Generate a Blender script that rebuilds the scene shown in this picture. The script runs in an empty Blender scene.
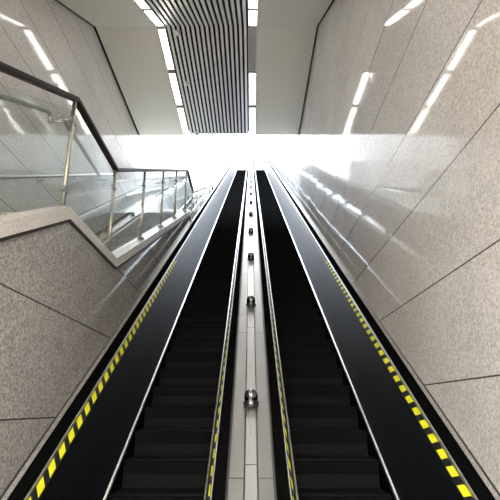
import bpy, math
from math import sin, cos, tan, atan, pi, radians, sqrt
scene = bpy.context.scene
col = scene.collection
T30 = tan(radians(30)); C30 = cos(radians(30)); S30 = sin(radians(30))
ZOFF = 1.6          # everything is measured from the eye; lift it so the lower floor is z = 0

# ------------------------------------------------------------------ materials
def newmat(name):
    m = bpy.data.materials.new(name); m.use_nodes = True
    nt = m.node_tree; b = nt.nodes['Principled BSDF']
    return m, nt, b
def simple(name, c, rough=.5, metal=0., spec=.5):
    m, nt, b = newmat(name)
    b.inputs['Base Color'].default_value = (*c, 1); b.inputs['Roughness'].default_value = rough
    b.inputs['Metallic'].default_value = metal; b.inputs['Specular IOR Level'].default_value = spec
    return m
def N(nt, t, **kw):
    n = nt.nodes.new(t)
    for k, v in kw.items(): setattr(n, k, v)
    return n
def math_(nt, op, a, b=None):
    n = N(nt, 'ShaderNodeMath', operation=op)
    for i, v in enumerate((a, b)):
        if v is None: continue
        if isinstance(v, (int, float)): n.inputs[i].default_value = v
        else: nt.links.new(v, n.inputs[i])
    return n.outputs[0]
def mixc(nt, f, a, b):
    n = N(nt, 'ShaderNodeMix', data_type='RGBA')
    for k, v in (('Factor', f), ('A', a), ('B', b)):
        s = [i for i in n.inputs if i.name == k and (i.type == 'RGBA' or (k == 'Factor' and i.type == 'VALUE'))][0]
        if isinstance(v, tuple): s.default_value = (*v, 1)
        elif isinstance(v, (int, float)): s.default_value = v
        else: nt.links.new(v, s)
    return [o for o in n.outputs if o.type == 'RGBA'][0]

def granite(name, lo, hi, zoff=None, yoff=4.0, pitch=.759, rough=.05, joint=(.05,.045,.04), jw=.011, spec=.2, scale=60):
    """polished speckled granite cladding; zoff/yoff place the panel joints"""
    m, nt, b = newmat(name)
    tc = N(nt, 'ShaderNodeTexCoord'); co = tc.outputs['Object']
    n1 = N(nt, 'ShaderNodeTexNoise'); n1.inputs['Scale'].default_value = scale; n1.inputs['Detail'].default_value = 3
    n1.inputs['Roughness'].default_value = .7; nt.links.new(co, n1.inputs['Vector'])
    n2 = N(nt, 'ShaderNodeTexNoise'); n2.inputs['Scale'].default_value = .8; n2.inputs['Detail'].default_value = 4
    nt.links.new(co, n2.inputs['Vector'])
    r = N(nt, 'ShaderNodeValToRGB'); r.color_ramp.elements[0].position = .36; r.color_ramp.elements[1].position = .64
    r.color_ramp.elements[0].color = (*lo, 1); r.color_ramp.elements[1].color = (*hi, 1)
    nt.links.new(n1.outputs['Fac'], r.inputs['Fac'])
    v = N(nt, 'ShaderNodeValToRGB'); v.color_ramp.elements[0].position = .3; v.color_ramp.elements[1].position = .7
    v.color_ramp.elements[0].color = (.88,.86,.85,1); v.color_ramp.elements[1].color = (1.0,1.0,1.0,1)
    nt.links.new(n2.outputs['Fac'], v.inputs['Fac'])
    mul = N(nt, 'ShaderNodeMix', data_type='RGBA', blend_type='MULTIPLY')
    ins = [i for i in mul.inputs if i.type == 'RGBA']
    mul.inputs[0].default_value = 1
    nt.links.new(r.outputs[0], ins[0]); nt.links.new(v.outputs[0], ins[1])
    c = [o for o in mul.outputs if o.type == 'RGBA'][0]
    rgh = math_(nt, 'ADD', math_(nt, 'MULTIPLY', n2.outputs['Fac'], .05), rough - .025)
    if zoff is not None:
        sx = N(nt, 'ShaderNodeSeparateXYZ'); nt.links.new(co, sx.inputs[0])
        def line(o, off, p, w):
            f = math_(nt, 'FRACT', math_(nt, 'DIVIDE', math_(nt, 'SUBTRACT', o, off - w/2 - 50*p), p))
            return math_(nt, 'LESS_THAN', f, w/p)
        lv = line(sx.outputs['Y'], yoff, 1.335, .006)
        c = mixc(nt, math_(nt, 'MULTIPLY', lv, .22), c, (.25,.24,.23))
        lh = line(sx.outputs['Z'], zoff, pitch, jw)
        c = mixc(nt, math_(nt, 'MULTIPLY', lh, .92), c, joint)
        # each slab leans by a hair, so reflections break at the joints
        iz = math_(nt, 'FLOOR', math_(nt, 'DIVIDE', math_(nt, 'SUBTRACT', sx.outputs['Z'], zoff - 50*pitch), pitch))
        iy = math_(nt, 'FLOOR', math_(nt, 'DIVIDE', math_(nt, 'SUBTRACT', sx.outputs['Y'], yoff - 50*1.335), 1.335))
        cx = N(nt, 'ShaderNodeCombineXYZ'); nt.links.new(iy, cx.inputs[0]); nt.links.new(iz, cx.inputs[1])
        wn = N(nt, 'ShaderNodeTexWhiteNoise', noise_dimensions='3D'); nt.links.new(cx.outputs[0], wn.inputs['Vector'])
        va = N(nt, 'ShaderNodeVectorMath', operation='SUBTRACT'); nt.links.new(wn.outputs['Color'], va.inputs[0]); va.inputs[1].default_value = (.5,.5,.5)
        vs = N(nt, 'ShaderNodeVectorMath', operation='SCALE'); nt.links.new(va.outputs[0], vs.inputs[0]); vs.inputs['Scale'].default_value = .008
        g = N(nt, 'ShaderNodeNewGeometry')
        vv = N(nt, 'ShaderNodeVectorMath', operation='ADD'); nt.links.new(g.outputs['Normal'], vv.inputs[0]); nt.links.new(vs.outputs[0], vv.inputs[1])
        vn = N(nt, 'ShaderNodeVectorMath', operation='NORMALIZE'); nt.links.new(vv.outputs[0], vn.inputs[0])
        nt.links.new(vn.outputs[0], b.inputs['Normal'])
    nt.links.new(c, b.inputs['Base Color']); nt.links.new(rgh, b.inputs['Roughness'])
    b.inputs['Specular IOR Level'].default_value = spec
    return m

LO, HI = (.52,.495,.475), (.90,.88,.855)
m_wr = granite('granite_right', LO, HI, zoff=.184, yoff=3.98)
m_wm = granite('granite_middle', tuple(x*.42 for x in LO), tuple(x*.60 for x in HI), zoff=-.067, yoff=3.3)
m_wl = granite('granite_left', LO, HI, zoff=.44, yoff=3.6)
m_wb = granite('granite_back', LO, HI, rough=.2)
m_stair = granite('granite_stair', (.24,.23,.17), (.52,.50,.40), rough=.35, scale=30)
m_floor = granite('granite_floor', (.2,.19,.18), (.5,.48,.45), rough=.2)
m_curb = granite('granite_curb', (.58,.56,.52), (.84,.82,.78), rough=.18)
m_ledge = granite('granite_ledge', (.22,.21,.195), (.42,.40,.38), rough=.25)
m_ceil = simple('ceiling_paint', (.90,.86,.79), .6)
m_slab = simple('ceiling_slab', (.35,.35,.34), .8)
m_gap = simple('shadow_gap_black', (.008,.008,.008), .7)
m_slat = simple('slat_aluminium', (.92,.91,.89), .3, 0., .8)
m_back = simple('slat_backing', (.006,.006,.006), .9)
m_black = simple('black_metal', (.012,.012,.013), .35)
m_rubber = simple('handrail_rubber', (.004,.004,.004), .6, 0., 0.)
m_skirt = simple('skirt_black', (.006,.006,.006), .8, 0., 0.)
m_darkrail = simple('dark_rail', (.018,.013,.011), .45, 0., .25)
m_chrome = simple('chrome', (.8,.8,.8), .07, 1.)
m_knob = simple('dark_chrome', (.22,.22,.23), .1, 1.)
m_edge = simple('edge_steel', (.20,.20,.20), .55, 1.)
m_white = simple('white_plastic', (.8,.8,.78), .4)
m_unlit = simple('unlit_diffuser', (.50,.49,.46), .5)

def brushed(name, c, rough, metal=1.):
    m, nt, b = newmat(name)
    tc = N(nt, 'ShaderNodeTexCoord'); mp = N(nt, 'ShaderNodeMapping'); mp.inputs['Scale'].default_value = (160, 2, 2)
    nt.links.new(tc.outputs['Object'], mp.inputs[0])
    n = N(nt, 'ShaderNodeTexNoise'); n.inputs['Scale'].default_value = 1.5; n.inputs['Detail'].default_value = 3
    nt.links.new(mp.outputs[0], n.inputs['Vector'])
    nt.links.new(math_(nt, 'ADD', math_(nt, 'MULTIPLY', n.outputs['Fac'], .14), rough - .07), b.inputs['Roughness'])
    n2 = N(nt, 'ShaderNodeTexNoise'); n2.inputs['Scale'].default_value = 3.; nt.links.new(tc.outputs['Object'], n2.inputs['Vector'])
    nt.links.new(mixc(nt, n2.outputs['Fac'], tuple(x*.9 for x in c), c), b.inputs['Base Color'])
    b.inputs['Metallic'].default_value = metal
    return m
m_steel = brushed('brushed_steel', (.42,.41,.395), .40)
m_steel2 = brushed('satin_steel', (.50,.495,.485), .3)
m_trim = brushed('bright_trim', (.86,.86,.86), .3)
m_post = brushed('post_steel', (.62,.60,.52), .36)
m_panel = brushed('balustrade_panel', (.05,.056,.072), .45, 1.)
def brush_along(m):                       # hairlines run up the incline, so highlights smear across them
    nt = m.node_tree; b = nt.nodes['Principled BSDF']; c = N(nt, 'ShaderNodeCombineXYZ')
    c.inputs[1].default_value = -S30; c.inputs[2].default_value = C30
    nt.links.new(c.outputs[0], b.inputs['Tangent']); b.inputs['Anisotropic'].default_value = .9
brush_along(m_panel)

def stripes(name):
    m, nt, b = newmat(name)
    tc = N(nt, 'ShaderNodeTexCoord'); s = N(nt, 'ShaderNodeSeparateXYZ'); nt.links.new(tc.outputs['Object'], s.inputs[0])
    a = math_(nt, 'ADD', math_(nt, 'MULTIPLY', s.outputs['Y'], C30), math_(nt, 'MULTIPLY', s.outputs['Z'], S30))
    a = math_(nt, 'ADD', a, math_(nt, 'MULTIPLY', s.outputs['X'], 1.8))
    f = math_(nt, 'FRACT', math_(nt, 'DIVIDE', math_(nt, 'ADD', a, 17.8), .178))
    k = math_(nt, 'LESS_THAN', f, .56)
    nt.links.new(mixc(nt, k, (.012,.012,.012), (.80,.78,.02)), b.inputs['Base Color'])
    b.inputs['Roughness'].default_value = .4
    return m
m_tape = stripes('hazard_tape')

def step_mat():
    m, nt, b = newmat('step_black')
    tc = N(nt, 'ShaderNodeTexCoord'); s = N(nt, 'ShaderNodeSeparateXYZ'); nt.links.new(tc.outputs['Object'], s.inputs[0])
    f = math_(nt, 'FRACT', math_(nt, 'MULTIPLY', math_(nt, 'ADD', s.outputs['X'], 10), 1/.03))
    k = math_(nt, 'LESS_THAN', f, .45)
    nt.links.new(mixc(nt, k, (.0105,.0105,.011), (.006,.006,.006)), b.inputs['Base Color'])
    b.inputs['Roughness'].default_value = .55; b.inputs['Specular IOR Level'].default_value = .05
    return m
m_step = step_mat()

def glass_mat():
    m = bpy.data.materials.new('clear_glass'); m.use_nodes = True; nt = m.node_tree
    nt.nodes.remove(nt.nodes['Principled BSDF'])
    t = N(nt, 'ShaderNodeBsdfTransparent'); t.inputs[0].default_value = (.93,.96,.95,1)
    g = N(nt, 'ShaderNodeBsdfGlossy'); g.inputs['Roughness'].default_value = .01
    lw = N(nt, 'ShaderNodeLayerWeight'); lw.inputs[0].default_value = .5
    fac = math_(nt, 'ADD', math_(nt, 'MULTIPLY', math_(nt, 'POWER', lw.outputs['Facing'], 5.), .96), .04)
    mx = N(nt, 'ShaderNodeMixShader'); nt.links.new(fac, mx.inputs[0]); nt.links.new(t.outputs[0], mx.inputs[1]); nt.links.new(g.outputs[0], mx.inputs[2])
    nt.links.new(mx.outputs[0], nt.nodes['Material Output'].inputs[0])
    return m
m_glass = glass_mat()
def lamp_mat():
    m, nt, b = newmat('lit_diffuser')
    b.inputs['Base Color'].default_value = (.9,.9,.88,1)
    b.inputs['Emission Color'].default_value = (1,.965,.90,1); b.inputs['Emission Strength'].default_value = 2.3
    return m
m_lamp = lamp_mat()

# ------------------------------------------------------------------ mesh helpers
class MB:
    def __init__(s): s.v = []; s.f = []; s.sm = []
    def add(s, vs, fs, smooth=False):
        o = len(s.v); s.v += [tuple(p) for p in vs]
        s.f += [tuple(i + o for i in f) for f in fs]; s.sm += [smooth]*len(fs)
        return s
    def box(s, x0, x1, y0, y1, z0, z1):
        vs = [(x,y,z) for x in (x0,x1) for y in (y0,y1) for z in (z0,z1)]
        return s.add(vs, [(0,1,3,2),(4,6,7,5),(0,4,5,1),(2,3,7,6),(0,2,6,4),(1,5,7,3)])
    def prism(s, poly, x0, x1):
        n = len(poly)
        vs = [(x0,y,z) for y,z in poly] + [(x1,y,z) for y,z in poly]
        fs = [tuple(range(n)), tuple(range(2*n-1, n-1, -1))] + [(i, i+n, (i+1)%n+n, (i+1)%n) for i in range(n)]
        return s.add(vs, fs)
    def sweep(s, path, prof, smooth=False):
        """prof = closed ring of (x, h), swept along path of (y, z); h is along the path normal, mitred"""
        n = len(path); k = len(prof); vs = []
        for i, (y, z) in enumerate(path):
            def nrm(a, b):
                dy, dz = b[0]-a[0], b[1]-a[1]; l = sqrt(dy*dy+dz*dz); return (-dz/l, dy/l)
            if i == 0: m = nrm(path[0], path[1]); sc = 1
            elif i == n-1: m = nrm(path[-2], path[-1]); sc = 1
            else:
                a = nrm(path[i-1], path[i]); b = nrm(path[i], path[i+1])
                m = (a[0]+b[0], a[1]+b[1]); l = sqrt(m[0]**2+m[1]**2); m = (m[0]/l, m[1]/l)
                sc = 1/max(.3, m[0]*a[0]+m[1]*a[1])
            for (x, h) in prof: vs.append((x, y + m[0]*h*sc, z + m[1]*h*sc))
        fs = [(i*k+j, i*k+(j+1)%k, (i+1)*k+(j+1)%k, (i+1)*k+j) for i in range(n-1) for j in range(k)]
        s.add(vs, fs, smooth)
        o = len(s.v) - len(vs)
        s.f += [tuple(o+j for j in range(k-1,-1,-1)), tuple(o+(n-1)*k+j for j in range(k))]; s.sm += [False, False]
        return s
    def tube(s, a, b, r, seg=12, r2=None):
        from mathutils import Vector
        a = Vector(a); b = Vector(b); d = (b-a).normalized()
        u = d.cross(Vector((1,0,0)) if abs(d.x) < .9 else Vector((0,0,1))).normalized(); w = d.cross(u)
        r2 = r if r2 is None else r2
        vs = [a + (u*cos(2*pi*i/seg) + w*sin(2*pi*i/seg))*r for i in range(seg)] + [b + (u*cos(2*pi*i/seg) + w*sin(2*pi*i/seg))*r2 for i in range(seg)]
        s.add(vs, [(i,(i+1)%seg,(i+1)%seg+seg,i+seg) for i in range(seg)], True)
        o = len(s.v) - 2*seg
        s.f += [tuple(o+i for i in range(seg-1,-1,-1)), tuple(o+seg+i for i in range(seg))]; s.sm += [False, False]
        return s
    def pipe(s, pts, r, seg=10):
        """one continuous tube through 3-D points"""
        from mathutils import Vector
        P = [Vector(p) for p in pts]; n = len(P); vs = []
        for i in range(n):
            d = (P[min(i+1,n-1)] - P[max(i-1,0)]).normalized()
            u = Vector((1,0,0)); u = (u - d*u.dot(d))
            if u.length < .2: u = Vector((0,0,1)) - d*d.z
            u.normalize(); w = d.cross(u)
            vs += [P[i] + (u*cos(2*pi*j/seg) + w*sin(2*pi*j/seg))*r for j in range(seg)]
        s.add(vs, [(i*seg+j, i*seg+(j+1)%seg, (i+1)*seg+(j+1)%seg, (i+1)*seg+j) for i in range(n-1) for j in range(seg)], True)
        o = len(s.v) - n*seg
        s.f += [tuple(o+j for j in range(seg-1,-1,-1)), tuple(o+(n-1)*seg+j for j in range(seg))]; s.sm += [False, False]
        return s
    def lathe(s, prof, c=(0,0,0), seg=20, tilt=0.):
        """prof = [(r, h)] bottom to top, axis tilted about x by tilt"""
        vs = []
        for r, h in prof:
            for i in range(seg):
                x, y, z = r*cos(2*pi*i/seg), r*sin(2*pi*i/seg), h
                vs.append((c[0]+x, c[1]+y*cos(tilt)-z*sin(tilt), c[2]+y*sin(tilt)+z*cos(tilt)))
        n = len(prof)
        s.add(vs, [(i*seg+j, i*seg+(j+1)%seg, (i+1)*seg+(j+1)%seg, (i+1)*seg+j) for i in range(n-1) for j in range(seg)], True)
        o = len(s.v) - n*seg
        s.f += [tuple(o+j for j in range(seg-1,-1,-1)), tuple(o+(n-1)*seg+j for j in range(seg))]; s.sm += [False, False]
        return s
    def build(s, name, mat, parent=None, label=None, bevel=0):
        from mathutils import Vector
        off = Vector(parent['_base']) if parent is not None and '_base' in parent else Vector((0,0,0))
        me = bpy.data.meshes.new(name)
        me.from_pydata([tuple(Vector(p) - off) for p in s.v], [], s.f)
        me.polygons.foreach_set('use_smooth', s.sm); me.materials.append(mat)
        me.validate(); me.update()
        import bmesh
        bm = bmesh.new(); bm.from_mesh(me); bmesh.ops.recalc_face_normals(bm, faces=bm.faces); bm.to_mesh(me); bm.free()
        o = bpy.data.objects.new(name, me); col.objects.link(o)
        if parent is not None:
            o.parent = parent
            if '_base' in parent: pass
        if label: o['label'] = label
        if bevel:
            b = o.modifiers.new('bevel', 'BEVEL'); b.width = bevel; b.segments = 2; b.limit_method = 'ANGLE'
        return o
def thing(name, base, label, cat, group=None):
    e = bpy.data.objects.new(name, None); col.objects.link(e); e.empty_display_size = .2
    e.location = base; e['label'] = label; e['category'] = cat; e['_base'] = tuple(base)
    if group: e['group'] = group
    return e
def struct(name, mb, mat, label=None, cat='structure'):
    o = mb.build(name, mat); o['kind'] = 'structure'
    if label: o['label'] = label; o['category'] = cat
    return o
def sub(mb, name, mat, part, base, label=None):
    """a sub-part: its part sits at the thing's origin, so the same offset applies"""
    from mathutils import Vector
    s = MB(); s.v = [tuple(Vector(p) - Vector(base)) for p in mb.v]; s.f = mb.f; s.sm = mb.sm
    o = s.build(name, mat, None); o.parent = part
    if label: o['label'] = label
    return o
def rounded(x0, x1, h0, h1, r, n=4):
    out = []
    for cx, cy, a0 in ((x1-r,h1-r,0),(x0+r,h1-r,90),(x0+r,h0+r,180),(x1-r,h0+r,270)):
        for i in range(n+1):
            a = radians(a0 + 90*i/n); out.append((cx+r*cos(a), cy+r*sin(a)))
    return out
def rect(x0, x1, h0, h1): return [(x0,h0),(x1,h0),(x1,h1),(x0,h1)]

# ------------------------------------------------------------------ key dimensions (eye at 0,0,0)
WS, WH = 2.83, 2.03                      # perpendicular drop from the eye to step plane / handrail plane
def zs(y, w=WS): return -w/C30 + T30*y   # height of a line parallel to the incline
LOWZ = -1.6
Y0 = (LOWZ + WS/C30)/T30                 # incline starts
Y1 = 38.3; Z1 = zs(Y1)                   # incline ends
HW = 1.46; LW = -3.41                    # right wall / parapet plane, far left wall
BEND = 9.07; ZC = 2.644 + T30*BEND; YEND = 13.65
STEPPATH = [(1.0, LOWZ), (Y0, LOWZ), (Y1, Z1), (Y1+1.6, Z1)]
STAIR = [(-2.5,-1.6),(3.8,1.5),(5.27,1.5),(11.2,4.4),(12.5,4.4),(18.4,7.3),(19.9,7.3),(25.8,10.2),(27.3,10.2),(33.2,13.1),(34.7,13.1),(40.6,16.),(42.,16.),(46.,18.)]
def zst(y):
    for (a, b), (c, d) in zip(STAIR, STAIR[1:]):
        if a <= y <= c: return b + (d-b)*(y-a)/(c-a)
    return STAIR[0][1] if y < STAIR[0][0] else STAIR[-1][1]

# ------------------------------------------------------------------ the setting
BACK = -5.0; FAR = 46
def wallpoly(top=1.0):
    return [(BACK,LOWZ),(Y0,LOWZ),(Y1,Z1-1.4),(FAR,Z1-1.4),(FAR,27.5),(16,10.6),(12,9.1),(9,8.6),(-1,3.0),(BACK,3.0)]
struct('wall_right', MB().prism(wallpoly(), HW, HW+.2), m_wr)
struct('wall_left', MB().prism([(BACK,LOWZ),(-2.5,LOWZ),(39,12.0),(FAR,15.5),(FAR,27.5),(16,10.6),(12,9.1),(9,8.6),(-1,3.0),(BACK,3.0)], LW-.2, LW), m_wl)
struct('wall_back', MB().box(LW-.2, HW+.2, BACK-.2, BACK, LOWZ, 3.0), m_wb)
mid = [(y, z-.078) for y, z in STAIR if y > -2.4]
y_s = 1.0
top = [(y_s, zst(y_s)-.078)] + [p for p in mid if p[0] > y_s]
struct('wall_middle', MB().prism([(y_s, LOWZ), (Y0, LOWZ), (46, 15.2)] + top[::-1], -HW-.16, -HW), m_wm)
struct('floor', MB().box(LW-.2, HW+.2, BACK-.2, Y0+.2, LOWZ-.3, LOWZ-.001), m_floor)
struct('floor_upper', MB().box(-HW, HW, Y1+1.6, FAR, Z1-.4, Z1), m_floor)
# stair flights behind the glass: real treads and risers
pts = []
for (a, b), (c, d) in zip(STAIR, STAIR[1:]):
    if abs(d-b) < 1e-6: pts.append((c, d)); continue
    n = max(1, round((d-b)/.161)); 
    for i in range(n):
        y = a + (c-a)*i/n; z0 = b + (d-b)*i/n; z1 = b + (d-b)*(i+1)/n
        yn = a + (c-a)*(i+1)/n; pts += [(y, z0), (yn, z0), (yn, z1)]
    pts.append((c, d))
clean = [pts[0]]
for p in pts[1:]:
    if abs(p[0]-clean[-1][0]) + abs(p[1]-clean[-1][1]) > 1e-5: clean.append(p)
under = [(46, 17.0), (-2.2, LOWZ)]
struct('stair_flights', MB().prism(clean + under, LW+.001, -HW-.161), m_stair)
# coping: beige stone kerb with a thin dark line under it
KE = [(y_s, zst(y_s))] + [p for p in STAIR if p[0] > y_s]
struct('trim_kerb', MB().sweep(KE, rect(-HW-.16, -HW+.012, -.055, .04)), m_curb)
struct('trim_kerb_line', MB().sweep(KE, rect(-HW-.155, -HW+.016, -.077, -.056)), m_darkrail)

# ceiling: falls with the escalators, then level up to the daylight opening
CP = [(BACK, 2.644-T30*1.), (-1., 2.644-T30*1.), (BEND, ZC), (YEND, ZC)]
SL0, SL1 = -1.84, -.07                   # slatted band
LL = (-2.03, -1.86); LR = (-.05, .13)    # lamp rows
struct('ceiling_left', MB().sweep(CP, rect(LW+.05, LL[0]-.005, 0, .12)), m_ceil)
struct('ceiling_right', MB().sweep(CP, rect(LR[1]+.005, HW-.035, 0, .12)), m_ceil)
struct('ceiling', MB().sweep(CP, rect(LW, HW, .125, .40)), m_slab)
struct('trim_left', MB().sweep(CP, rect(LW+.001, LW+.05, .0, .124)), m_gap)
struct('trim_right', MB().sweep(CP, rect(HW-.035, HW-.001, .0, .124)), m_gap)
t = thing('slatted_ceiling_panel', ((SL0+SL1)/2, BEND, ZC), 'long ceiling band of narrow light grey slats with black gaps above the escalators', 'ceiling panel')
mb = MB(); n = 17; p = (SL1-SL0)/n
for i in range(n):
    x = SL0 + (i+.5)*p
    mb.sweep(CP, rect(x-.028, x+.028, .0, .022))
mb.build('slats', m_slat, t, label='light grey slats')
MB().sweep(CP, rect(SL0, SL1, .05, .122)).build('backing', m_back, t, label='black backing behind the slats')

def lerp_path(y0, y1):
    def z(y): return CP[1][1] if y <= -1 else (2.644+T30*y if y <= BEND else ZC)
    pts = [(y0, z(y0))] + [q for q in CP[1:3] if y0 + 1e-4 < q[0] < y1 - 1e-4] + [(y1, z(y1))]
    return pts
brk = [YEND, 12.12, 10.6, BEND, 7.74, 6.41, 5.08, 3.75, 2.42, 1.09, -.24]
ordn = ['nearest the daylight opening', 'second from the daylight opening', 'third from the daylight opening', 'first below the ceiling bend',
        'second below the ceiling bend', 'third below the ceiling bend', 'fourth below the ceiling bend', 'fifth below the ceiling bend', 'sixth below the ceiling bend', 'seventh below the ceiling bend']
for side, (x0, x1) in (('left', LL), ('right', LR)):
    for i in range(len(brk)-1):
        y1, y0 = brk[i], brk[i+1]
        if side == 'right' and i == 2: continue
        pth = lerp_path(y0+.065, y1-.065)
        lab = 'lit white strip light along %s edge of slatted ceiling, %s' % (side, ordn[i])
        t = thing('strip_light', ((x0+x1)/2, (y0+y1)/2, pth[0][1]), lab, 'light', 'strip lights beside the slatted ceiling')
        fr = MB()
        fr.sweep(pth, rect(x0, x0+.012, -.004, .09)); fr.sweep(pth, rect(x1-.012, x1, -.004, .09)); fr.sweep(pth, rect(x0, x1, .09, .10))
        for q0, q1 in ((y0+.065, y0+.083), (y1-.083, y1-.065)): fr.sweep(lerp_path(q0, q1), rect(x0+.0121, x1-.0121, -.004, .0899))
        fr.build('frame', m_slat, t)
        MB().sweep(lerp_path(y0+.085, y1-.085), rect(x0+.013, x1-.013, .004, .03)).build('diffuser', m_lamp, t, label='glowing white diffuser')
    if side == 'right':
        pth = lerp_path(BEND+.012, 10.6-.012)
        t = thing('strip_light', ((x0+x1)/2, 9.8, ZC), 'unlit grey strip light right of slatted ceiling just past the bend', 'light', 'strip lights beside the slatted ceiling')
        fr = MB(); fr.sweep(pth, rect(x0, x0+.012, -.004, .09)); fr.sweep(pth, rect(x1-.012, x1, -.004, .09)); fr.sweep(pth, rect(x0, x1, .09, .10))
        fr.build('frame', m_slat, t)
        MB().sweep(pth, rect(x0+.013, x1-.013, .004, .03)).build('diffuser', m_unlit, t, label='dull grey unlit diffuser')
# ceiling sensors
for (x, y), lab in zip(((-1.60, 9.22), (-1.63, 11.05), (-1.62, 13.5)),
        ('white dome detector on slatted ceiling beside the bend', 'white dome detector halfway along level slatted ceiling', 'white dome detector on slatted ceiling at daylight edge')):
    t = thing('smoke_detector', (x, y, ZC-.11), lab, 'smoke detector', 'detectors on the slatted ceiling')
    MB().lathe([(.055,-.03),(.06,-.02),(.06,0)], (x,y,ZC)).build('base', m_white, t)
    MB().lathe([(.012,-.105),(.035,-.09),(.05,-.06),(.054,-.03)], (x,y,ZC)).build('dome', m_white, t)

# ------------------------------------------------------------------ escalators
def arc(cy, cz, r, a0, a1, n=10):
    return [(cy + r*cos(radians(a0+(a1-a0)*i/n)), cz + r*sin(radians(a0+(a1-a0)*i/n))) for i in range(n+1)]
H = WS - WH                              # handrail height over step plane
def offs(path, h):
    out = []
    m = MB().sweep(path, [(0, h), (1, h), (1, h+.1)])
    return [(v[1], v[2]) for v in m.v[0::3]]
def escalator(sg, label):
    base = (sg*.757, Y0, LOWZ)
    t = thing('escalator', base, label, 'escalator', 'pair of escalators')
    c = .757
    def X(a): return sg*a
    def pr(pts):                          # profile given for the right-hand escalator (|x|, drop w) -> (x, h)
        return [(X(a), WS - w) for a, w in pts]
    # steps: one mesh, shared
    nst = int((Y1 - Y0)/.4)
    first = None
    for i in range(nst):
        y = Y0 + .4*i
        if y < 3.6: continue
        z = zs(y + .4)                    # tread level, nosing at the front (lower) edge
        z = zs(y) 
        if first is None:
            mb = MB()
            # tread slab and a bowed riser below the nosing
            prof = [(0,0),(.012,.0),(.40,0),(.40,-.03),(.03,-.03),(.055,-.12),(.05,-.20),(.03,-.235),(.012,-.235),(.03,-.20),(.036,-.12),(.010,-.018)]
            mb.prism(prof, -.381, .381)
            o = mb.build('step', m_step, None); o.parent = t; first = o
        else:
            o = first.copy(); col.objects.link(o); o.parent = t
        o.location = (sg*c - base[0], y - base[1], z - base[2])
    # landing plates
    MB().box(min(X(.36),X(1.15)), max(X(.36),X(1.15)), .6, Y0+.8, LOWZ+.001, LOWZ+.012).build('landing_plate', m_steel, t)
    MB().box(min(X(.36),X(1.15)), max(X(.36),X(1.15)), Y1-.1, Y1+1.6, Z1-.03, Z1).build('landing_plate', m_steel, t)
    for o_, a in ((1, 'outer'), (-1, 'inner')):
        b_, w_ = (.488, 2.085) if o_ > 0 else (.502, 2.062)   # the inner tape is narrower
        e_ = .545 if o_ > 0 else .6095
        def Y(d): return c + o_*d         # distance from the escalator's own centre line
        # skirt below the trim strip
        MB().sweep(STEPPATH, pr([(Y(.387), 3.15), (Y(.387), 2.80), (Y(.41), 2.80), (Y(.41), 3.15)])).build('skirt', m_skirt, t)
        MB().sweep(STEPPATH, pr([(Y(.385), 2.815), (Y(.385), 2.785), (Y(.414), 2.775), (Y(.414), 2.815)])).build('trim_strip', m_trim, t, label='bright steel strip along the steps')
        MB().sweep(STEPPATH, pr([(Y(.400), 2.79), (Y(b_), w_), (Y(.517), w_), (Y(.424), 2.79)])).build('balustrade_panel', m_panel, t, label='dark glossy side panel')
        MB().sweep(STEPPATH, pr([(Y(b_), w_), (Y(.518), 2.036), (Y(.545), 2.053), (Y(e_), 2.058), (Y(e_), 2.115), (Y(.486), 2.115)])).build('handrail_base', m_black, t)
        MB().sweep(STEPPATH, pr([(Y(.521), 2.046), (Y(.521), 2.022), (Y(.525), 2.017), (Y(.531), 2.017), (Y(.5345), 2.022), (Y(.5345), 2.046)])).build('handrail_guide', m_trim, t, label='shiny steel guide beside the handrail')
        tp = [(2.95, zs(2.95)), (8.6, zs(8.6))]
        MB().sweep(tp, pr([(Y(b_+.0035), w_-.0085), (Y(.5155), 2.0345), (Y(.518), 2.036), (Y(b_+.006), w_-.0065)])).build('hazard_tape', m_tape, t, label='yellow and black striped tape')
        # moving rubber handrail with rounded returns at both ends
        hp = offs(STEPPATH, H)
        (ya, za), (yb, zb) = hp[0], hp[-1]
        path = arc(ya, za-.3, .3, 250, 90)[:-1] + hp + arc(yb, zb-.3, .3, 90, -70)[1:]
        a0, a1 = sorted((Y(.535), Y(.632 if o_ > 0 else .606)))
        MB().sweep(path, [(X(x), h) for x, h in rounded(a0, a1, -.02, .022, .018)], True).build('handrail', m_rubber, t, label='black rubber handrail')
        # newel panels inside the returns
        for (yy, zz, q0, q1) in ((ya, za, 270, 90), (yb, zb, 90, -90)):
            poly = arc(yy, zz-.3, .27, q0, q1, 14)
            a0, a1 = sorted((X(Y(.57)), X(Y(.60))))
            MB().prism(poly, a0, a1).build('newel_panel', m_black, t)
            MB().box(a0, a1, min(yy, yy), yy+.02, zz-.85, zz-.03).build('newel_post', m_black, t)
    # outer decking between handrail and wall, casing under it
    MB().sweep(STEPPATH, pr([(c+.546, 2.09), (c+.546, 2.055), (HW-.014, 2.055), (HW-.014, 2.09)])).build('outer_deck', m_ledge, t, label='grey deck strip against the wall')
    MB().sweep(STEPPATH, pr([(HW-.0135, 2.09), (HW-.0135, 2.057), (HW-.002, 2.05), (HW-.002, 2.09)])).build('deck_seal', m_black, t, label='thin black seal along the wall')
    MB().sweep(STEPPATH, pr([(HW-.03, 2.09), (HW-.004, 2.09), (HW-.004, 3.1), (HW-.03, 3.1)])).build('casing', m_black, t)
    return t
escalator(-1, 'left black escalator beside the glass stair railing, dark steps and striped handrail edge')
escalator(1, 'right black escalator beside the tall granite wall, dark steps and striped handrail edge')

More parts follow.
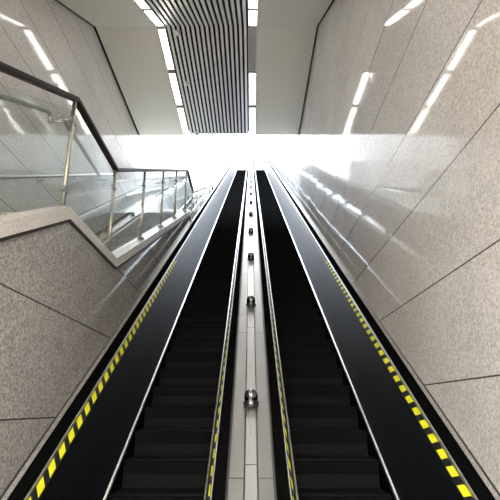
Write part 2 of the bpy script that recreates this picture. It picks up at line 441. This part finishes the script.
# ------------------------------------------------------------------ steel median with knobs
MED = [(2.2, zs(2.2)), (Y1, Z1), (Y1+1.2, Z1)]
t = thing('median_deck', (0, Y0, LOWZ), 'brushed steel median between the two escalators, studded with chrome knobs', 'median deck')
K0 = 4.165; KP = 2.055
ys = [3.80 + KP*i for i in range(-1, 17)]
for a, b in zip(ys, ys[1:] + [Y1]):
    for s in (-1, 1):
        pth = [(a+.003, zs(a+.003)), (b-.003, zs(b-.003))]
        x = sorted((s*.046, s*.136))
        MB().sweep(pth, rect(x[0], x[1], WS-2.10, WS-2.068)).build('deck_panel', m_steel, t)
    pth = [(a+.10+.003, zs(a+.103)), (min(b+.10,Y1)-.003, zs(min(b+.10,Y1)-.003))]
    MB().sweep(pth, [(-.042, WS-2.10), (.042, WS-2.10), (.042, WS-2.060), (.036, WS-2.056), (-.036, WS-2.056), (-.042, WS-2.060)]).build('centre_strip', m_steel2, t)
for s in (-1, 1):
    x = sorted((s*.1365, s*.146))
    MB().sweep(MED, rect(x[0], x[1], WS-2.12, WS-2.064)).build('edge_trim', m_edge, t)
MB().sweep(MED, rect(-.135, .135, WS-2.35, WS-2.102)).build('carcass', m_black, t)
first = None
for i in range(17):
    y = K0 + KP*i; z = zs(y, 2.056)
    bx = (0, Y0, LOWZ)
    if first is None:
        k = MB().lathe([(.044,.004),(.052,.022),(.055,.05),(.053,.078),(.043,.103),(.025,.119),(.006,.124)], (0,0,0), 24, radians(30)).build('knob', m_knob, None, label='round dark chrome knob')
        r = MB().lathe([(.062,-.001),(.062,.012),(.0545,.022),(.050,.022)], (0,0,0), 24, radians(30)).build('base_ring', m_black, None)
        r.parent = k; k.parent = t; first = (k, r)
    else:
        k = first[0].copy(); r = first[1].copy(); col.objects.link(k); col.objects.link(r); k.parent = t; r.parent = k
    k.location = (0, y-bx[1], z-bx[2])

# ------------------------------------------------------------------ glass balustrade of the stair
t = thing('glass_balustrade', (-1.54, 4.5, 1.5), 'glass stair railing with dark top rail and steel posts on the stone parapet', 'balustrade')
B = (-1.54, 4.5, 1.5)
XP = -1.54
posts = [1.05, 2.40, 3.86, 5.24, 6.72, 8.15, 9.60, 11.05, 12.35] + [13.45+1.13*i for i in range(6)]
RT = 1.12
rail = [(1.0, zst(1.0))] + [p for p in STAIR if 1.0 < p[0] < 19] + [(20.5, zst(20.5))]
rail = [(y + (.08 if 3 < y < 5 else 0), z) for y, z in rail]
def zr(y):
    for (a, b), (c, d) in zip(rail, rail[1:]):
        if a <= y <= c: return b + (d-b)*(y-a)/(c-a)
    return zst(y)
MB().sweep([(y, z+RT) for y, z in rail], rounded(XP-.032, XP+.032, -.045, 0, .012, 3)).build('top_rail', m_darkrail, t, label='dark brown top rail')
for y in posts:
    zb = zst(y)+.04; ztop = zr(y)+RT-.04
    p = MB().tube((XP,y,zb), (XP,y,ztop), .019).build('post', m_post, t)
    bmb = MB().tube((XP,y,zb), (XP,y,zb+.02), .05, 16).tube((XP,y,zb+.02), (XP,y,zb+.035), .032, 16)
    sub(bmb, 'base_flange', m_post, p, B)
    for hh in (.16, .80):
        cl = MB().box(XP-.018, XP+.018, y-.05, y+.05, zb+hh, zb+hh+.045)
        sub(cl, 'glass_clamp', m_steel, p, B)
for a, b in zip(posts, posts[1:]):
    ya, yb = a+.035, b-.035
    top = [(ya, zr(ya)+RT-.15)] + [(y, z+RT-.15) for y, z in rail if ya < y < yb] + [(yb, zr(yb)+RT-.15)]
    bot = [(ya, zst(ya)+.075)] + [(y, z+.075) for y, z in STAIR if ya < y < yb] + [(yb, zst(yb)+.075)]
    MB().prism(bot + top[::-1], XP-.006, XP+.006).build('glass_pane', m_glass, t)
# stair-side grab rail: separate lengths that curl in to the posts
XG = -1.66
for a, b in ((1.1, 3.70), (3.86, 5.08), (5.22, 10.98), (11.12, 12.3), (12.42, 18.6)):
    hz = lambda y: zr(y)+.94
    def hook(y, d):                       # quarter turn down at an end, d = +1 towards the far end
        return [(XG, y - d*.06*(1-sin(radians(q))), hz(y-d*.06) - .06*(1-cos(radians(q)))) for q in (0, 22, 45, 67, 90)] + [(XG, y, hz(y-d*.06)-.068)]
    n = max(2, int((b-a)/.3))
    ps = hook(a, -1)[::-1] + [(XG, a+.06+(b-a-.12)*i/n, hz(a+.06+(b-a-.12)*i/n)) for i in range(1, n)] + hook(b, 1)
    g = MB().pipe(ps, .021).build('grab_rail', m_steel2, t)
    for y, d in ((a, -1), (b, 1)):
        sub(MB().tube((XG, y, hz(y-d*.06)-.062), (XP-.01, y, hz(y-d*.06)-.062), .012, 10), 'bracket', m_steel2, g, B)
    for y in [q for q in posts if a+.3 < q < b-.3]:
        sub(MB().pipe([(XP-.015,y,hz(y)-.09), (XG,y,hz(y)-.09), (XG,y,hz(y)-.015)], .008, 8), 'bracket', m_steel2, g, B)

# wall-mounted rail on the far left wall
W = (-3.33, 4.5, 2.4)
t = thing('wall_handrail', W, 'round steel handrail on brackets along the far left granite wall', 'handrail')
wr = [(y, z+1.0) for y, z in STAIR if y < 38]
wp = []
for (a, b), (c, d) in zip(wr, wr[1:]): wp += [(LW+.085, a+.02, b+(d-b)*.02/(c-a)), (LW+.085, c-.02, d-(d-b)*.02/(c-a))]
rl = MB().pipe(wp, .034).build('rail', m_steel2, t)
y = -2.
while y < 33:
    z = zst(y)+1.0
    mb = MB().pipe([(LW+.006,y,z-.09), (LW+.085,y,z-.09), (LW+.085,y,z-.02)], .014, 8)
    mb.tube((LW+.001,y,z-.09), (LW+.012,y,z-.09), .055, 14)
    mb.build('bracket', m_steel2, t)
    y += 1.35

# ------------------------------------------------------------------ lift to floor level
for o in list(scene.objects):
    if o.parent is None: o.location.z += ZOFF
    if '_base' in o: del o['_base']

# ------------------------------------------------------------------ light: overcast daylight from the opening + the strip lights
w = bpy.data.worlds.new('World'); scene.world = w; w.use_nodes = True
bg = w.node_tree.nodes['Background']
tc = w.node_tree.nodes.new('ShaderNodeTexCoord'); sx = w.node_tree.nodes.new('ShaderNodeSeparateXYZ')
rp = w.node_tree.nodes.new('ShaderNodeValToRGB')          # hazy white low down, blue overhead
rp.color_ramp.elements[0].position = .72; rp.color_ramp.elements[0].color = (.22,.23,.238,1)
rp.color_ramp.elements[1].position = .92; rp.color_ramp.elements[1].color = (.66,.82,1,1)
for q_, c_ in ((.0, (.02,.02,.02,1)), (.02, (.22,.23,.238,1))):      # dark ground below the horizon
    e_ = rp.color_ramp.elements.new(q_); e_.color = c_
w.node_tree.links.new(tc.outputs['Generated'], sx.inputs[0]); w.node_tree.links.new(sx.outputs['Z'], rp.inputs['Fac'])
w.node_tree.links.new(rp.outputs[0], bg.inputs[0]); bg.inputs[1].default_value = 6.5

# added fill lights, unseen behind the eye, to brighten walls and ceiling
for x in (-2.6, -.9, .8):
    for y in (-1.6, -3.6):
        l = bpy.data.lights.new('hall_fill', 'AREA'); l.shape = 'RECTANGLE'; l.size = .3; l.size_y = 1.3; l.energy = {-2.6: 28, -.9: 58, .8: 44}[x]; l.color = (1,.96,.91)
        o = bpy.data.objects.new('hall_fill', l); col.objects.link(o); o.location = (x, y, 2.0+ZOFF)
cam = bpy.data.cameras.new('camera'); co = bpy.data.objects.new('camera', cam); col.objects.link(co)
cam.sensor_width = 36; cam.lens = 508.5/500*36; cam.clip_start = .05
co.location = (0, 0, ZOFF); co.rotation_euler = (radians(90+17.26), 0, radians(.11))
scene.camera = co
vs = scene.view_settings
vs.view_transform = 'Standard'; vs.look = 'None'; vs.gamma = 1; vs.use_curve_mapping = False; vs.exposure = 2.15
